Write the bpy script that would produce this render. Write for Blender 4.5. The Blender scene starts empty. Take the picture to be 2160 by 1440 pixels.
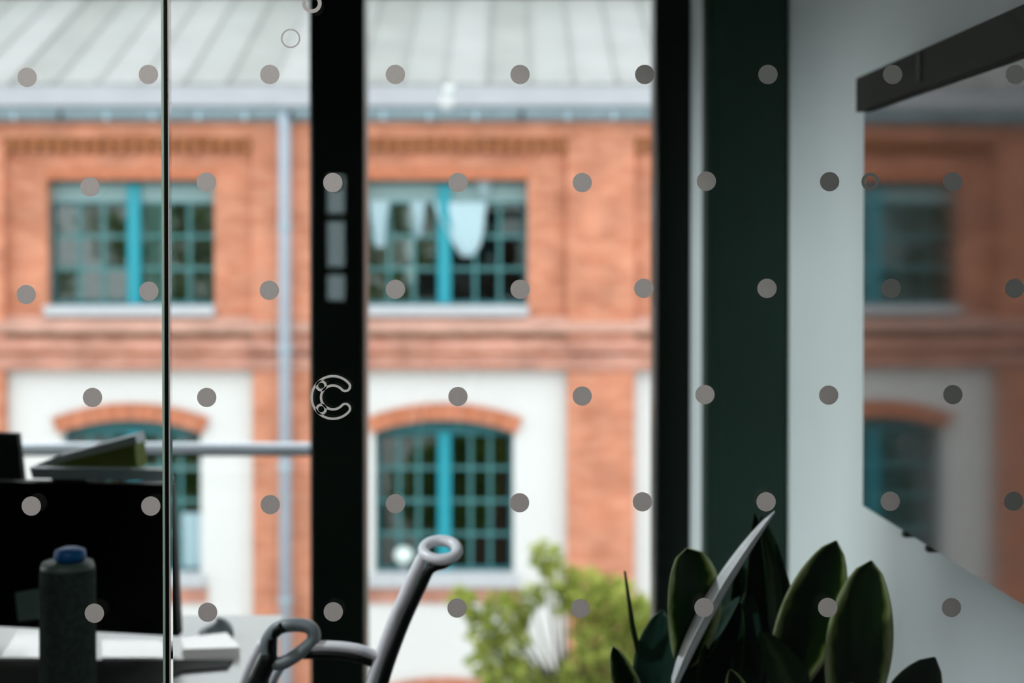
import bpy, math, random
from mathutils import Vector
R = math.radians
SC = bpy.context.scene
COL = SC.collection
random.seed(7)

# ------------------------------------------------------------------ camera
FPX = 3000.0
PITCH = R(-0.7)
EYE = Vector((0, 0, 1.45))
PPY = 575.0
cam_d = bpy.data.cameras.new('camera')
cam_d.sensor_width = 36; cam_d.sensor_fit = 'HORIZONTAL'
cam_d.lens = FPX / 2160 * 36
cam_d.shift_y = -(720 - PPY) / 2160
cam_d.clip_start = 0.01; cam_d.clip_end = 500
cam_d.dof.use_dof = True
cam_d.dof.focus_distance = 1.497
cam_d.dof.aperture_fstop = 3.7
cam = bpy.data.objects.new('camera', cam_d)
cam.location = EYE
cam.rotation_euler = (R(90) + PITCH, 0, 0)
COL.objects.link(cam)
SC.camera = cam

# ------------------------------------------------------------------ world: bright overcast sky
world = bpy.data.worlds.new('overcast_sky'); SC.world = world
world.use_nodes = True
wn = world.node_tree; wn.nodes.clear()
wo = wn.nodes.new('ShaderNodeOutputWorld'); wb = wn.nodes.new('ShaderNodeBackground')
tc = wn.nodes.new('ShaderNodeTexCoord'); sep = wn.nodes.new('ShaderNodeSeparateXYZ')
rmp = wn.nodes.new('ShaderNodeValToRGB')
rmp.color_ramp.elements[0].position = 0.0; rmp.color_ramp.elements[0].color = (0.80, 0.84, 0.86, 1)
rmp.color_ramp.elements[1].position = 0.35; rmp.color_ramp.elements[1].color = (0.95, 0.975, 1.0, 1)
wn.links.new(tc.outputs['Generated'], sep.inputs[0]); wn.links.new(sep.outputs['Z'], rmp.inputs[0])
wn.links.new(rmp.outputs[0], wb.inputs[0]); wb.inputs[1].default_value = 3.6
wn.links.new(wb.outputs[0], wo.inputs[0])

# added soft hazy sun low at the side, brightening the right wall
hz = bpy.data.lights.new('added_side_sun', 'SUN'); hz.energy = 1.25; hz.angle = R(13); hz.color = (0.93, 1.0, 1.0)
ho = bpy.data.objects.new('added_side_sun', hz); COL.objects.link(ho)
SE, SA = R(5), R(3)
ho.rotation_euler = Vector((math.cos(SE)*math.cos(SA), math.cos(SE)*math.sin(SA), -math.sin(SE))).to_track_quat('-Z', 'Y').to_euler()

# added lamps: spots for dots, chair and plant, a strip for the dots
SPOT = Vector((-0.9, 0.0, 2.45)); AIM = Vector((-0.25, 1.5, 1.20))
sl_ = bpy.data.lights.new('added_spot_beam', 'SPOT'); sl_.energy = 63; sl_.color = (1.0, 0.96, 0.94)
al_ = bpy.data.lights.new('added_strip_light', 'AREA'); al_.shape = 'RECTANGLE'; al_.size = 1.0; al_.size_y = 0.12; al_.energy = 2.5; al_.color = (0.93, 1.0, 0.94)
ao_ = bpy.data.objects.new('added_strip_light', al_); ao_.location = (0.15, 0.8, 2.675); COL.objects.link(ao_)
sl_.spot_size = R(36); sl_.spot_blend = 0.5; sl_.shadow_soft_size = 0.03
so_ = bpy.data.objects.new('added_spot_beam', sl_); so_.location = SPOT + (AIM-SPOT).normalized()*0.03
so_.rotation_euler = (AIM-SPOT).to_track_quat('-Z', 'Y').to_euler(); COL.objects.link(so_)
SPOT2 = Vector((-1.3, 1.78, 2.50)); AIM2 = Vector((-0.10, 1.89, 0.90))
s2_ = bpy.data.lights.new('added_spot_beam', 'SPOT'); s2_.energy = 84; s2_.color = (0.88, 0.95, 1.0)
s2_.spot_size = R(34); s2_.spot_blend = 0.55; s2_.shadow_soft_size = 0.04
so2 = bpy.data.objects.new('added_spot_beam', s2_); so2.location = SPOT2 + (AIM2-SPOT2).normalized()*0.03
so2.rotation_euler = (AIM2-SPOT2).to_track_quat('-Z', 'Y').to_euler(); COL.objects.link(so2)


SC.view_settings.view_transform = 'Standard'
SC.view_settings.look = 'None'
SC.view_settings.exposure = 0.0
SC.view_settings.gamma = 1.0
SC.view_settings.use_curve_mapping = False
SC.cycles.max_bounces = 10
SC.cycles.transparent_max_bounces = 24
SC.cycles.use_denoising = True
SC.cycles.sample_clamp_indirect = 6

# ------------------------------------------------------------------ helpers
def W(px, py, d):
    """world point on the vertical plane y = d that the photograph shows at (px, py)"""
    xc = (px - 1080) / FPX; yc = (PPY - py) / FPX
    c, s = math.cos(PITCH), math.sin(PITCH)
    dy = c - yc * s; dz = s + yc * c
    return Vector((EYE.x + xc / dy * d, EYE.y + d, EYE.z + dz / dy * d))
def X(px, d): return W(px, 538, d).x
def Z(py, d): return W(1080, py, d).z

class MB:
    def __init__(s): s.v = []; s.f = []; s.sm = False
    def add(s, vs, fs):
        n = len(s.v); s.v += [Vector(p) for p in vs]; s.f += [[i + n for i in f] for f in fs]; return s
    def box(s, x0, x1, y0, y1, z0, z1, bev=0.0):
        if x0 > x1: x0, x1 = x1, x0
        if y0 > y1: y0, y1 = y1, y0
        if z0 > z1: z0, z1 = z1, z0
        b = min(bev, (x1-x0)/3, (y1-y0)/3, (z1-z0)/3)
        if b <= 0:
            vs = [(x, y, z) for x in (x0, x1) for y in (y0, y1) for z in (z0, z1)]
            return s.add(vs, [(0,1,3,2),(4,6,7,5),(0,4,5,1),(2,3,7,6),(0,2,6,4),(1,5,7,3)])
        pts = []
        idx = {}
        for ix, (xa, sx) in enumerate(((x0,1),(x1,-1))):
            for iy, (ya, sy) in enumerate(((y0,1),(y1,-1))):
                for iz, (za, sz) in enumerate(((z0,1),(z1,-1))):
                    idx[(ix,iy,iz,'x')] = len(pts); pts.append((xa, ya+sy*b, za+sz*b))
                    idx[(ix,iy,iz,'y')] = len(pts); pts.append((xa+sx*b, ya, za+sz*b))
                    idx[(ix,iy,iz,'z')] = len(pts); pts.append((xa+sx*b, ya+sy*b, za))
        F = []
        for i in (0,1):
            F.append([idx[(i,0,0,'x')],idx[(i,1,0,'x')],idx[(i,1,1,'x')],idx[(i,0,1,'x')]])
            F.append([idx[(0,i,0,'y')],idx[(1,i,0,'y')],idx[(1,i,1,'y')],idx[(0,i,1,'y')]])
            F.append([idx[(0,0,i,'z')],idx[(1,0,i,'z')],idx[(1,1,i,'z')],idx[(0,1,i,'z')]])
        for a in (0,1):
            for c in (0,1):
                F.append([idx[(a,c,0,'x')],idx[(a,c,1,'x')],idx[(a,c,1,'y')],idx[(a,c,0,'y')]])
                F.append([idx[(a,0,c,'x')],idx[(a,1,c,'x')],idx[(a,1,c,'z')],idx[(a,0,c,'z')]])
                F.append([idx[(0,a,c,'y')],idx[(1,a,c,'y')],idx[(1,a,c,'z')],idx[(0,a,c,'z')]])
        for k in idx:
            if k[3] == 'x': F.append([idx[k], idx[k[:3]+('y',)], idx[k[:3]+('z',)]])
        return s.add(pts, F)
    def prism(s, poly, y0, y1):
        """polygon of (x, z) pushed from y0 to y1"""
        n = len(poly)
        vs = [(p[0], y0, p[1]) for p in poly] + [(p[0], y1, p[1]) for p in poly]
        fs = [list(range(n)), list(range(2*n-1, n-1, -1))] + [[i, (i+1)%n, n+(i+1)%n, n+i] for i in range(n)]
        return s.add(vs, fs)
    def prism_z(s, poly, z0, z1):
        n = len(poly)
        vs = [(p[0], p[1], z0) for p in poly] + [(p[0], p[1], z1) for p in poly]
        fs = [list(range(n)), list(range(2*n-1, n-1, -1))] + [[i, (i+1)%n, n+(i+1)%n, n+i] for i in range(n)]
        return s.add(vs, fs)
    def lathe(s, c, prof, n=32, axis='z'):
        """prof: list of (radius, height)"""
        vs = []; m = len(prof)
        for i in range(n):
            a = 2*math.pi*i/n
            for r, h in prof:
                if axis == 'z': vs.append((c[0]+r*math.cos(a), c[1]+r*math.sin(a), c[2]+h))
                else: vs.append((c[0]+r*math.cos(a), c[1]+h, c[2]+r*math.sin(a)))
        fs = [[i*m+j, ((i+1)%n)*m+j, ((i+1)%n)*m+j+1, i*m+j+1] for i in range(n) for j in range(m-1)]
        s.sm = True
        return s.add(vs, fs)
    def tube(s, pts, rad, n=10, flat=1.0, up=(0,1,0), closed=False, cap=True):
        """swept round or oval bar through pts; rad a number or list"""
        pts = [Vector(p) for p in pts]; m = len(pts)
        rad = list(rad) if isinstance(rad, (list, tuple)) else [rad]*m
        if len(rad) != m:                       # spread the given radii along the path
            q_ = []
            for i in range(m):
                f = i*(len(rad)-1)/max(1, m-1); k = min(int(f), len(rad)-2) if len(rad) > 1 else 0
                q_.append(rad[k]+(rad[min(k+1, len(rad)-1)]-rad[k])*(f-k))
            rad = q_
        up = Vector(up); rings = []
        for i, p in enumerate(pts):
            a = pts[(i-1) % m] if (closed or i > 0) else p
            b = pts[(i+1) % m] if (closed or i < m-1) else p
            t = (b - a).normalized()
            u = up - up.dot(t)*t
            if u.length < 1e-4: u = Vector((1,0,0)) - Vector((1,0,0)).dot(t)*t
            u.normalize(); w = t.cross(u)
            rings.append([p + (u*math.cos(2*math.pi*k/n)*flat + w*math.sin(2*math.pi*k/n))*rad[i] for k in range(n)])
        vs = [q for r_ in rings for q in r_]
        L = m if closed else m-1
        fs = [[i*n+k, i*n+(k+1)%n, ((i+1)%m)*n+(k+1)%n, ((i+1)%m)*n+k] for i in range(L) for k in range(n)]
        if cap and not closed:
            fs += [list(range(n-1,-1,-1)), list(range((m-1)*n, m*n))]
        s.sm = True
        return s.add(vs, fs)

def tag(o, label=None, cat=None, group=None, kind=None):
    if label: o['label'] = label
    if cat: o['category'] = cat
    if group: o['group'] = group
    if kind: o['kind'] = kind
    return o
def thing(name, loc, label=None, cat=None, group=None, kind=None):
    o = bpy.data.objects.new(name, None); o.empty_display_size = 0.1
    o.location = loc; COL.objects.link(o)
    return tag(o, label, cat, group, kind)
def wpos(o):
    p = Vector((0,0,0))
    while o: p += o.location; o = o.parent
    return p
def ob(name, mb, mat, parent=None, origin=None):
    """one mesh object; mb is in world coordinates"""
    base = wpos(parent) if parent else Vector((0,0,0))
    org = Vector(origin) if origin is not None else (base if parent else sum(mb.v, Vector())/len(mb.v))
    me = bpy.data.meshes.new(name)
    me.from_pydata([tuple(v-org) for v in mb.v], [], mb.f)
    import bmesh
    bm = bmesh.new(); bm.from_mesh(me); bmesh.ops.recalc_face_normals(bm, faces=bm.faces); bm.to_mesh(me); bm.free()
    if mb.sm:
        me.polygons.foreach_set('use_smooth', [len(p.vertices) <= 4 for p in me.polygons])
    me.materials.append(mat); me.update()
    o = bpy.data.objects.new(name, me); o.location = org - base; o.parent = parent
    COL.objects.link(o)
    return o
def share(src, parent, world_loc, name=None):
    o = src.copy(); o.parent = parent
    o.location = Vector(world_loc) - (wpos(parent) if parent else Vector((0,0,0)))
    COL.objects.link(o); return o

# ------------------------------------------------------------------ materials
def mat(name, col, rough=0.6, spec=0.5, metal=0.0, noise=0.0, nscale=8, bump=0.0, bscale=60, emit=None, estr=0, coat=0, ior=1.5):
    m = bpy.data.materials.new(name); m.use_nodes = True
    nt = m.node_tree; b = nt.nodes['Principled BSDF']
    b.inputs['Base Color'].default_value = (*col, 1); b.inputs['Roughness'].default_value = rough
    b.inputs['Specular IOR Level'].default_value = spec; b.inputs['Metallic'].default_value = metal
    b.inputs['IOR'].default_value = ior; b.inputs['Coat Weight'].default_value = coat
    if emit: b.inputs['Emission Color'].default_value = (*emit, 1); b.inputs['Emission Strength'].default_value = estr
    tcn = nt.nodes.new('ShaderNodeTexCoord')
    if noise:
        n = nt.nodes.new('ShaderNodeTexNoise'); n.inputs['Scale'].default_value = nscale; n.inputs['Detail'].default_value = 5
        nt.links.new(tcn.outputs['Object'], n.inputs['Vector'])
        r = nt.nodes.new('ShaderNodeValToRGB')
        r.color_ramp.elements[0].position = 0.3; r.color_ramp.elements[1].position = 0.7
        r.color_ramp.elements[0].color = (*[c*(1-noise) for c in col], 1)
        r.color_ramp.elements[1].color = (*[min(1, c*(1+noise)) for c in col], 1)
        nt.links.new(n.outputs['Fac'], r.inputs[0]); nt.links.new(r.outputs[0], b.inputs['Base Color'])
    if bump:
        n2 = nt.nodes.new('ShaderNodeTexNoise'); n2.inputs['Scale'].default_value = bscale
        nt.links.new(tcn.outputs['Object'], n2.inputs['Vector'])
        bp = nt.nodes.new('ShaderNodeBump'); bp.inputs['Strength'].default_value = bump; bp.inputs['Distance'].default_value = 0.01
        nt.links.new(n2.outputs['Fac'], bp.inputs['Height']); nt.links.new(bp.outputs[0], b.inputs['Normal'])
    return m

def glass(name, tint=(0.96, 0.99, 0.97), ior=1.5, rough=0.0):
    m = bpy.data.materials.new(name); m.use_nodes = True
    nt = m.node_tree; nt.nodes.clear()
    o = nt.nodes.new('ShaderNodeOutputMaterial'); mx = nt.nodes.new('ShaderNodeMixShader')
    t = nt.nodes.new('ShaderNodeBsdfTransparent'); g = nt.nodes.new('ShaderNodeBsdfGlossy'); f = nt.nodes.new('ShaderNodeFresnel')
    t.inputs[0].default_value = (*tint, 1); g.inputs['Roughness'].default_value = rough; f.inputs[0].default_value = ior
    nt.links.new(f.outputs[0], mx.inputs[0]); nt.links.new(t.outputs[0], mx.inputs[1]); nt.links.new(g.outputs[0], mx.inputs[2])
    nt.links.new(mx.outputs[0], o.inputs[0])
    return m

def brick(name, c1, c2, mortar, bw=0.25, bh=0.075, patch=0.25, vertical=False):
    m = bpy.data.materials.new(name); m.use_nodes = True
    nt = m.node_tree; b = nt.nodes['Principled BSDF']; b.inputs['Roughness'].default_value = 0.9
    b.inputs['Specular IOR Level'].default_value = 0.2
    geo = nt.nodes.new('ShaderNodeNewGeometry'); sp = nt.nodes.new('ShaderNodeSeparateXYZ'); cb = nt.nodes.new('ShaderNodeCombineXYZ')
    ad = nt.nodes.new('ShaderNodeMath'); ad.operation = 'ADD'
    nt.links.new(geo.outputs['Position'], sp.inputs[0])
    nt.links.new(sp.outputs['X'], ad.inputs[0]); nt.links.new(sp.outputs['Y'], ad.inputs[1])
    nt.links.new(ad.outputs[0], cb.inputs['X']); nt.links.new(sp.outputs['Z'], cb.inputs['Y'])
    br = nt.nodes.new('ShaderNodeTexBrick'); br.inputs['Scale'].default_value = 1
    br.inputs['Brick Width'].default_value = bw; br.inputs['Row Height'].default_value = bh
    br.inputs['Mortar Size'].default_value = 0.009; br.inputs['Mortar Smooth'].default_value = 0.2
    br.inputs['Color1'].default_value = (*c1, 1); br.inputs['Color2'].default_value = (*c2, 1); br.inputs['Mortar'].default_value = (*mortar, 1)
    nt.links.new(cb.outputs[0], br.inputs['Vector'])
    n = nt.nodes.new('ShaderNodeTexNoise'); n.inputs['Scale'].default_value = 1.6; n.inputs['Detail'].default_value = 6
    nt.links.new(geo.outputs['Position'], n.inputs['Vector'])
    mr = nt.nodes.new('ShaderNodeMapRange'); mr.inputs[1].default_value = 0.3; mr.inputs[2].default_value = 0.7
    mr.inputs[3].default_value = 1-patch; mr.inputs[4].default_value = 1+patch*0.6
    nt.links.new(n.outputs['Fac'], mr.inputs[0])
    ml = nt.nodes.new('ShaderNodeVectorMath'); ml.operation = 'SCALE'
    nt.links.new(br.outputs['Color'], ml.inputs[0]); nt.links.new(mr.outputs[0], ml.inputs['Scale'])
    nt.links.new(ml.outputs[0], b.inputs['Base Color'])
    bp = nt.nodes.new('ShaderNodeBump'); bp.inputs['Strength'].default_value = 0.6; bp.inputs['Distance'].default_value = 0.01; bp.invert = True
    nt.links.new(br.outputs['Fac'], bp.inputs['Height']); nt.links.new(bp.outputs[0], b.inputs['Normal'])
    return m

M = {}
M['white_wall'] = mat('white_plaster', (0.77, 0.845, 0.865), 0.8, 0.3, noise=0.02, nscale=3, bump=0.05, bscale=200)
M['ceiling'] = mat('ceiling_paint', (0.10, 0.12, 0.11), 0.9)
M['dark_wall'] = mat('dark_grey_green_paint', (0.03, 0.036, 0.033), 0.9, 0.1)
M['floor'] = mat('grey_floor', (0.2, 0.22, 0.22), 0.8, 0.1, noise=0.2, nscale=40, bump=0.4, bscale=400)
M['post'] = mat('green_black_metal', (0.0006, 0.0052, 0.0024), 0.35, 0.22)
M['column'] = mat('dark_green_paint', (0.014, 0.042, 0.029), 0.55, 0.3, noise=0.08, nscale=4)
M['glass'] = glass('clear_glass', (0.988, 0.995, 0.99))
M['pane_far'] = glass('old_window_glass', (0.75, 0.88, 0.86), 1.75, 0.03)
M['edge'] = mat('polished_glass_edge', (0.50, 0.72, 0.60), 0.25, 0.9, coat=0.5)
M['edge_grey'] = mat('grey_glass_edge', (0.62, 0.58, 0.56), 0.3, 0.5)
M['seal'] = mat('black_rubber_seal', (0.001, 0.002, 0.001), 0.6, 0.1)
M['dot'] = mat('frosted_grey_film', (0.62, 0.59, 0.575), 0.5, 0.4, metal=0.0, noise=0.03, nscale=300)
M['logo'] = mat('pale_grey_film', (0.85, 0.85, 0.82), 0.45, 0.5, noise=0.03, nscale=300)
M['brick'] = brick('orange_brick', (0.45, 0.148, 0.078), (0.555, 0.23, 0.14), (0.50, 0.275, 0.20))
M['brick_pink'] = brick('weathered_pink_brick', (0.385, 0.155, 0.105), (0.475, 0.23, 0.17), (0.45, 0.29, 0.25), patch=0.35)
M['brick_dark'] = brick('dark_old_brick', (0.10, 0.05, 0.035), (0.13, 0.07, 0.05), (0.12, 0.09, 0.07))
M['brick_red'] = mat('red_brick_unit', (0.43, 0.155, 0.085), 0.9, 0.2, noise=0.2, nscale=9)
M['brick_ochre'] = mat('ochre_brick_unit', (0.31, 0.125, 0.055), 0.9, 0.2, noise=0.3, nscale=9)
M['coping_shade'] = mat('painted_coping_shade', (0.16, 0.085, 0.05), 0.95, 0.1, noise=0.3, nscale=5)  # painted shade under the coping
M['cope'] = mat('pink_coping', (0.43, 0.25, 0.20), 0.85, 0.2, noise=0.18, nscale=2.5)
M['render'] = mat('white_render', (0.585, 0.592, 0.592), 0.9, 0.2, noise=0.015, nscale=1.5)
M['sill'] = mat('pale_concrete', (0.41, 0.43, 0.46), 0.8, 0.2, noise=0.06, nscale=6)
M['roof'] = mat('pale_metal_roof', (0.30, 0.32, 0.31), 0.55, 0.3, noise=0.13, nscale=1.0)
M['roof_seam'] = mat('pale_roof_seam', (0.52, 0.56, 0.55), 0.5, 0.3)
M['roof_edge'] = mat('pale_blue_roof_edge', (0.215, 0.228, 0.244), 0.6, 0.2, noise=0.06, nscale=2)
M['ridge'] = mat('grey_ridge', (0.20, 0.22, 0.21), 0.6)
M['gutter'] = mat('blue_grey_zinc', (0.26, 0.36, 0.42), 0.45, 0.5, noise=0.1, nscale=4)
M['pipe'] = mat('pale_blue_grey_pipe', (0.32, 0.37, 0.44), 0.5, 0.4, noise=0.06, nscale=3)
M['teal'] = mat('bright_teal_paint', (0.010, 0.25, 0.32), 0.45, 0.4)
M['teal_dark'] = mat('dark_teal_paint', (0.018, 0.125, 0.145), 0.45, 0.4)
M['muntin'] = mat('dull_teal_paint', (0.045, 0.17, 0.18), 0.5, 0.4)
M['far_room'] = mat('dark_interior', (0.012, 0.022, 0.022), 0.9, 0.1)
M['blind'] = mat('grey_blue_blind', (0.20, 0.30, 0.31), 0.8, 0.2)
M['blotch'] = mat('pale_blue_blotch', (0.38, 0.52, 0.58), 0.9, 0.1)  # pale colour painting reflections in the far panes
M['lamp_white'] = mat('lit_globe', (0.45, 0.5, 0.5), 0.4, emit=(0.75, 1, 0.95), estr=0.45)
M['black'] = mat('matt_black_plastic', (0.0012, 0.0022, 0.0016), 0.5, 0.12)
M['tv_body'] = mat('charcoal_plastic', (0.008, 0.015, 0.011), 0.6, 0.08)
M['tv_screen'] = mat('dark_gloss_screen', (0.012, 0.014, 0.014), 0.055, 0.5, ior=1.64)
M['tv_screen'].node_tree.nodes['Principled BSDF'].inputs['Specular Tint'].default_value = (1.0, 0.88, 0.82, 1)
M['desk'] = mat('pale_desk_laminate', (0.84, 0.88, 0.90), 0.28, 0.8)
M['desk_metal'] = mat('grey_desk_legs', (0.3, 0.32, 0.33), 0.4, 0.5, metal=0.6)
M['pad'] = mat('dark_green_mat', (0.006, 0.015, 0.011), 0.7, 0.2)
M['paper'] = mat('white_paper', (0.97, 0.97, 0.97), 0.25, 1.0, coat=0.5)
M['fabric'] = mat('grey_green_fabric', (0.032, 0.050, 0.042), 0.95, 0.1, noise=0.3, nscale=120, bump=0.6, bscale=500)
M['rim'] = mat('grey_rim', (0.06, 0.095, 0.085), 0.5)
M['note'] = mat('grey_note_paper', (0.30, 0.42, 0.38), 0.8)
M['blue'] = mat('blue_lid', (0.0, 0.085, 0.26), 0.5, 0.3)
M['olive'] = mat('olive_card', (0.17, 0.21, 0.04), 0.8, 0.2)
M['grey_edge'] = mat('grey_blue_metal', (0.42, 0.52, 0.55), 0.4, 0.5)
M['grey_pale'] = mat('pale_grey_card', (0.60, 0.68, 0.74), 0.6, 0.4)
M['rail'] = mat('galvanised_rail', (0.62, 0.68, 0.76), 0.4, 0.5, metal=0.3)
M['chair_lit'] = mat('painted_lit_frame', (0.93, 0.94, 1.0), 0.35, 0.8)  # light on the chair bars put into the colour
M['chair_mid'] = mat('mid_grey_frame', (0.22, 0.26, 0.28), 0.35, 0.6)
M['chair_black'] = mat('black_frame', (0.003, 0.006, 0.005), 0.4, 0.3)
M['pot'] = mat('grey_clay', (0.2, 0.2, 0.19), 0.8, noise=0.1)
M['soil'] = mat('soil', (0.03, 0.02, 0.015), 1.0, noise=0.4, nscale=60)
M['stem'] = mat('brown_stem', (0.03, 0.035, 0.012), 0.7, noise=0.2, nscale=40)
M['bark'] = mat('bark', (0.05, 0.055, 0.025), 0.9, noise=0.3, nscale=10)
M['asphalt'] = mat('pale_paving', (0.40, 0.40, 0.38), 0.9, noise=0.1, nscale=2)
M['door'] = mat('dark_door', (0.05, 0.055, 0.05), 0.5)
M['lit_slot'] = mat('lit_door_glass', (0.7, 0.9, 0.95), 0.3, emit=(0.72, 0.95, 1.0), estr=2.6)
M['strip'] = mat('added_strip_glow', (0.9, 0.9, 0.9), 0.4, emit=(0.95, 1.0, 0.96), estr=2.0)
M['panel_light'] = mat('lit_diffuser', (0.9, 0.9, 0.9), 0.4, emit=(1.0, 0.95, 0.88), estr=5.0)

def leaf_mat(name, dark, mid, pale, rim, edge=0.78):
    """leaf: UV x = across (0 edge..1 edge), y = along; pale margin with an uneven inner border"""
    m = bpy.data.materials.new(name); m.use_nodes = True
    nt = m.node_tree; b = nt.nodes['Principled BSDF']
    b.inputs['Roughness'].default_value = 0.42; b.inputs['Specular IOR Level'].default_value = 0.12
    uv = nt.nodes.new('ShaderNodeUVMap'); uv.uv_map = 'UVMap'
    sp = nt.nodes.new('ShaderNodeSeparateXYZ'); nt.links.new(uv.outputs[0], sp.inputs[0])
    n = nt.nodes.new('ShaderNodeTexNoise'); n.inputs['Scale'].default_value = 3.5; n.inputs['Detail'].default_value = 3
    nt.links.new(uv.outputs[0], n.inputs['Vector'])
    a = nt.nodes.new('ShaderNodeMath'); a.operation = 'MULTIPLY_ADD'; a.inputs[1].default_value = 1.0; a.inputs[2].default_value = -0.48
    nt.links.new(n.outputs['Fac'], a.inputs[0])
    # distance across: |u - .5| * 2
    s1 = nt.nodes.new('ShaderNodeMath'); s1.operation = 'SUBTRACT'; s1.inputs[1].default_value = 0.5; nt.links.new(sp.outputs['X'], s1.inputs[0])
    s2 = nt.nodes.new('ShaderNodeMath'); s2.operation = 'ABSOLUTE'; nt.links.new(s1.outputs[0], s2.inputs[0])
    s3 = nt.nodes.new('ShaderNodeMath'); s3.operation = 'MULTIPLY_ADD'; s3.inputs[1].default_value = 2.0
    nt.links.new(s2.outputs[0], s3.inputs[0]); nt.links.new(a.outputs[0], s3.inputs[2])
    r = nt.nodes.new('ShaderNodeValToRGB'); e = r.color_ramp.elements
    e[0].position = 0.0; e[0].color = (*dark, 1); e[1].position = 1.0; e[1].color = (*pale, 1)
    k = e.new(edge - 0.12); k.color = (*mid, 1); k = e.new(edge); k.color = (*rim, 1)
    nt.links.new(s3.outputs[0], r.inputs[0]); nt.links.new(r.outputs[0], b.inputs['Base Color'])
    return m
M['leaf'] = leaf_mat('variegated_leaf', (0.002, 0.012, 0.001), (0.006, 0.030, 0.001), (0.50, 0.58, 0.30), (0.14, 0.21, 0.03))
M['leaf_dark'] = leaf_mat('dark_leaf', (0.003, 0.012, 0.004), (0.004, 0.018, 0.006), (0.03, 0.06, 0.02), (0.010, 0.03, 0.008), 0.9)
M['leaf_back'] = leaf_mat('leaf_underside', (0.012, 0.042, 0.030), (0.016, 0.05, 0.034), (0.05, 0.09, 0.06), (0.02, 0.05, 0.035), 0.9)
M['leaf_pale'] = leaf_mat('pale_centred_leaf', (0.07, 0.11, 0.035), (0.010, 0.04, 0.006), (0.01, 0.04, 0.006), (0.01, 0.035, 0.006), 0.55)
M['leaf_sky_sheen'] = mat('painted_sheen_leaf', (0.93, 0.95, 0.95), 0.35, 0.7, noise=0.15, nscale=60)  # sky sheen on the edge-on leaf painted near white

def foliage_mat(name, c1, c2):
    m = bpy.data.materials.new(name); m.use_nodes = True
    nt = m.node_tree; nt.nodes.clear()
    o = nt.nodes.new('ShaderNodeOutputMaterial'); mx = nt.nodes.new('ShaderNodeMixShader'); mx.inputs[0].default_value = 0.35
    d = nt.nodes.new('ShaderNodeBsdfDiffuse'); t = nt.nodes.new('ShaderNodeBsdfTranslucent')
    g = nt.nodes.new('ShaderNodeNewGeometry'); r = nt.nodes.new('ShaderNodeValToRGB')
    r.color_ramp.elements[0].color = (*c1, 1); r.color_ramp.elements[1].color = (*c2, 1)
    nt.links.new(g.outputs['Random Per Island'], r.inputs[0])
    nt.links.new(r.outputs[0], d.inputs[0]); nt.links.new(r.outputs[0], t.inputs[0])
    nt.links.new(d.outputs[0], mx.inputs[1]); nt.links.new(t.outputs[0], mx.inputs[2]); nt.links.new(mx.outputs[0], o.inputs[0])
    return m
M['tree'] = foliage_mat('yellow_green_foliage', (0.16, 0.225, 0.04), (0.42, 0.455, 0.11))
M['tree2'] = foliage_mat('mid_green_foliage', (0.10, 0.20, 0.03), (0.30, 0.42, 0.09))

# ------------------------------------------------------------------ the room
WC, WS = 0.792, 0.038                      # right wall plane: x = WC - WS*y
def wx(y, off=0.0): return WC - WS*y + off
YB, YP, YW = -3.4, 1.5, 3.73                # back wall, glass partition, window plane
def st(name, mb, m, parent=None):
    o = ob(name, mb, m, parent)
    if parent is None: o['kind'] = 'structure'
    return o
st('floor', MB().box(-2.15, 1.4, YB-0.2, 4.05, -0.2, 0.0), M['floor'])
st('ceiling', MB().box(-2.15, 1.4, YB-0.2, 4.05, 2.72, 2.95), M['ceiling'])
st('wall_back', MB().box(-2.15, 1.4, YB-0.2, YB, 0, 2.72), M['dark_wall'])
st('wall_left', MB().box(-2.15, -1.95, YB, 2.4, 0, 2.72).box(-2.15, -1.95, 2.4, 3.73, 0, 0.06).box(-2.15, -1.95, 2.4, 3.73, 1.98, 2.72), M['dark_wall'])
st('wall_right', MB().prism_z([(wx(YB), YB), (wx(4.0), 4.0), (wx(4.0)+0.25, 4.0), (wx(YB)+0.25, YB)], 0, 2.72), M['white_wall'])
# front wall: head over the windows, low kerb, pier beside the right window
st('wall_front', MB().box(-2.15, 0.466, YW, 3.98, 2.2, 2.72).box(-2.15, 0.466, YW, 3.98, 0, 0.10)
   .box(0.466, wx(3.45)+0.02, 3.452, 3.98, 0, 2.72), M['white_wall'])
ob_t = st('trim_1', MB().box(0.459, wx(3.42)-0.002, 3.40, 3.45, 0.0, 2.715, 0.006), M['column'])
ob_t['label'] = 'dark green column between the window and the white wall'
# windows of the room: steel posts, frames, glass
posts = {}
px0, px1 = X(655, YW), X(770, YW); pb0, pb1 = X(1380, YW), X(1456, YW)
def room_window(name, xa, xb, left_post, right_post, label):
    w = thing(name, (0.5*(xa+xb), YW, 0.10), kind='structure'); w['label'] = label
    ob('frame', MB().box(xa, xb, YW, YW+0.06, 0.10, 0.16, 0.004), M['post'], w)
    ob('frame', MB().box(xa, xb, YW, YW+0.06, 2.13, 2.20, 0.004), M['post'], w)
    if left_post: ob('post', MB().box(left_post[0], left_post[1], YW-0.02, YW+0.10, 0.10, 2.20, 0.006), M['post'], w)
    if right_post: ob('post', MB().box(right_post[0], right_post[1], YW-0.02, YW+0.10, 0.10, 2.20, 0.006), M['post'], w)
    ob('pane', MB().box(xa+0.001, xb-0.001, YW+0.025, YW+0.033, 0.16, 2.13), M['glass'], w)
    return w
room_window('window_1', px1, pb0, (px0, px1), (pb0, pb1), 'tall clear window between two black posts')
room_window('window_2', -1.85, px0, (-1.95, -1.85), None, 'tall clear window left of the wide black post')
w4 = thing('added_side_window', (-2.05, 2.7, 0.06), kind='structure'); w4['label'] = 'wide side window added unseen left of the desk for daylight'  # unseen window added to light the right wall
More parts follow.
